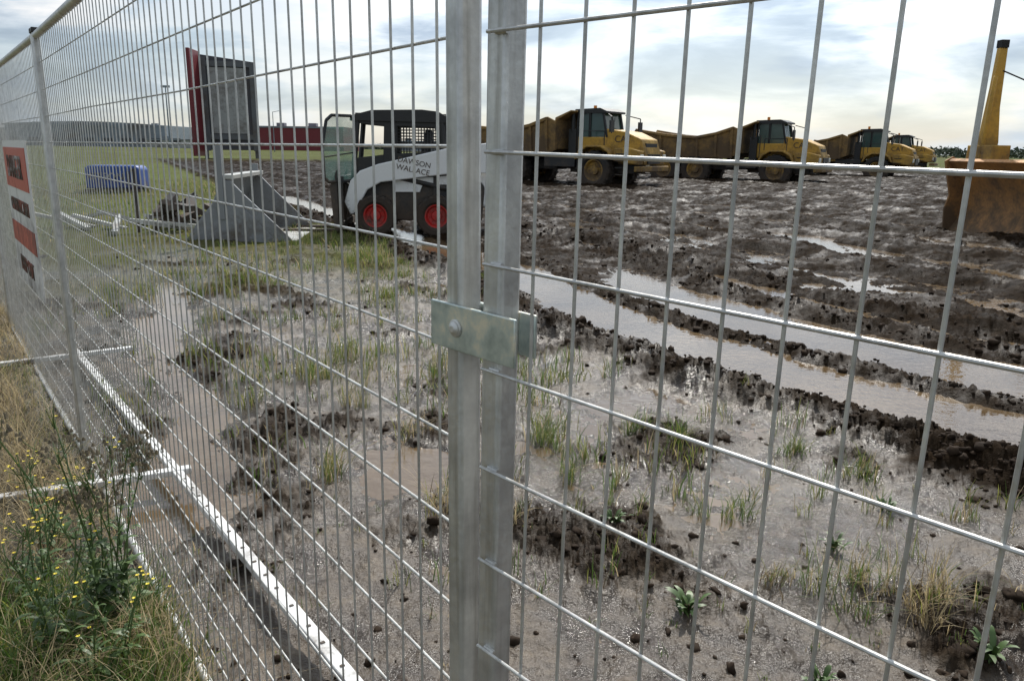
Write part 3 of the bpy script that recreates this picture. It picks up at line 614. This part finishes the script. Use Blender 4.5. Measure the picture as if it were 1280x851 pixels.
e=empty('street_lamp',(-62,210,0)); MB().tube((0,0,0),(0,0,10),.14,8,.08).tube((0,0,9.9),(2,0,10.3),.07,6).obj('pole',gs_,e)
# ------------------------------------------------------------ light / sky
EL=math.radians(46); AZ=math.radians(14)
sd=Vector((math.sin(AZ)*math.cos(EL),math.cos(AZ)*math.cos(EL),math.sin(EL)))
L=bpy.data.lights.new('sun','SUN'); L.energy=3.9; L.angle=math.radians(1.0); L.color=(1,.95,.87); lo=bpy.data.objects.new('sun',L); lo.rotation_euler=(-sd).to_track_quat('-Z','Y').to_euler(); COL.objects.link(lo)
w=bpy.data.worlds.new('World'); S.world=w; w.use_nodes=True; nt=w.node_tree; nt.nodes.clear()
out=N(nt,'ShaderNodeOutputWorld'); sk=N(nt,'ShaderNodeTexSky'); sk.sky_type='NISHITA'; sk.sun_disc=False; sk.sun_elevation=EL; sk.sun_rotation=AZ
bg=N(nt,'ShaderNodeBackground'); bg.inputs[1].default_value=.10; nt.links.new(sk.outputs[0],bg.inputs[0])
tc=N(nt,'ShaderNodeTexCoord'); mp=N(nt,'ShaderNodeMapping'); mp.inputs['Scale'].default_value=(4.6,4.6,18); mp.inputs['Location'].default_value=(1.3,.2,.4); nt.links.new(tc.outputs['Generated'],mp.inputs[0])
na_=noise(nt,1.0,7,.54,vec=mp.outputs[0]); na_.inputs['Distortion'].default_value=.25
mp2=N(nt,'ShaderNodeMapping'); mp2.inputs['Scale'].default_value=(2.6,2.6,9); mp2.inputs['Location'].default_value=(4.1,2.2,.7); nt.links.new(tc.outputs['Generated'],mp2.inputs[0])
nb_=noise(nt,1.0,5,.55,vec=mp2.outputs[0])
cc=ramp(nt,na_.outputs[0],[(.38,(.29,.37,.48)),(.45,(.42,.51,.62)),(.515,(.68,.76,.84)),(.58,(1.0,1.0,1.0))]).outputs[0]
sx=N(nt,'ShaderNodeSeparateXYZ'); nt.links.new(tc.outputs['Generated'],sx.inputs[0])
hz=ramp(nt,sx.outputs[2],[(0.0,.75),(.05,.25),(.15,0)]).outputs[0]
cc=mixc(nt,hz,cc,(.70,.79,.87))
vd=N(nt,'ShaderNodeVectorMath',operation='DOT_PRODUCT'); nt.links.new(tc.outputs['Generated'],vd.inputs[0]); vd.inputs[1].default_value=sd
gl_=math_(nt,'POWER',math_(nt,'MAXIMUM',vd.outputs['Value'],0.0),7.0)
st_=math_(nt,'ADD',math_(nt,'MULTIPLY',gl_,3.0),.93)
bg2=N(nt,'ShaderNodeBackground'); nt.links.new(cc,bg2.inputs[0]); nt.links.new(st_,bg2.inputs[1])
cov=ramp(nt,nb_.outputs[0],[(.42,1),(.56,.45)]).outputs[0]
ms=N(nt,'ShaderNodeMixShader'); nt.links.new(cov,ms.inputs[0]); nt.links.new(bg.outputs[0],ms.inputs[1]); nt.links.new(bg2.outputs[0],ms.inputs[2]); nt.links.new(ms.outputs[0],out.inputs[0])
S.view_settings.view_transform='Standard'; S.view_settings.look='None'; S.view_settings.exposure=0
# ------------------------------------------------------------ camera
p=math.radians(13.6); rho=.0135
Fw=Vector((0,math.cos(p),-math.sin(p))); U0=Vector((0,math.sin(p),math.cos(p))); R0=Vector((1,0,0))
R=R0*math.cos(rho)+U0*math.sin(rho); U=U0*math.cos(rho)-R0*math.sin(rho)
Mt=Matrix((R,U,-Fw)).transposed().to_4x4(); Mt.translation=Vector((0,0,1.57))
cam=bpy.data.cameras.new('camera'); cam.lens=27.8; cam.sensor_width=36; cam.clip_start=.02; cam.clip_end=9000
co=bpy.data.objects.new('camera',cam); co.matrix_world=Mt; COL.objects.link(co); S.camera=co
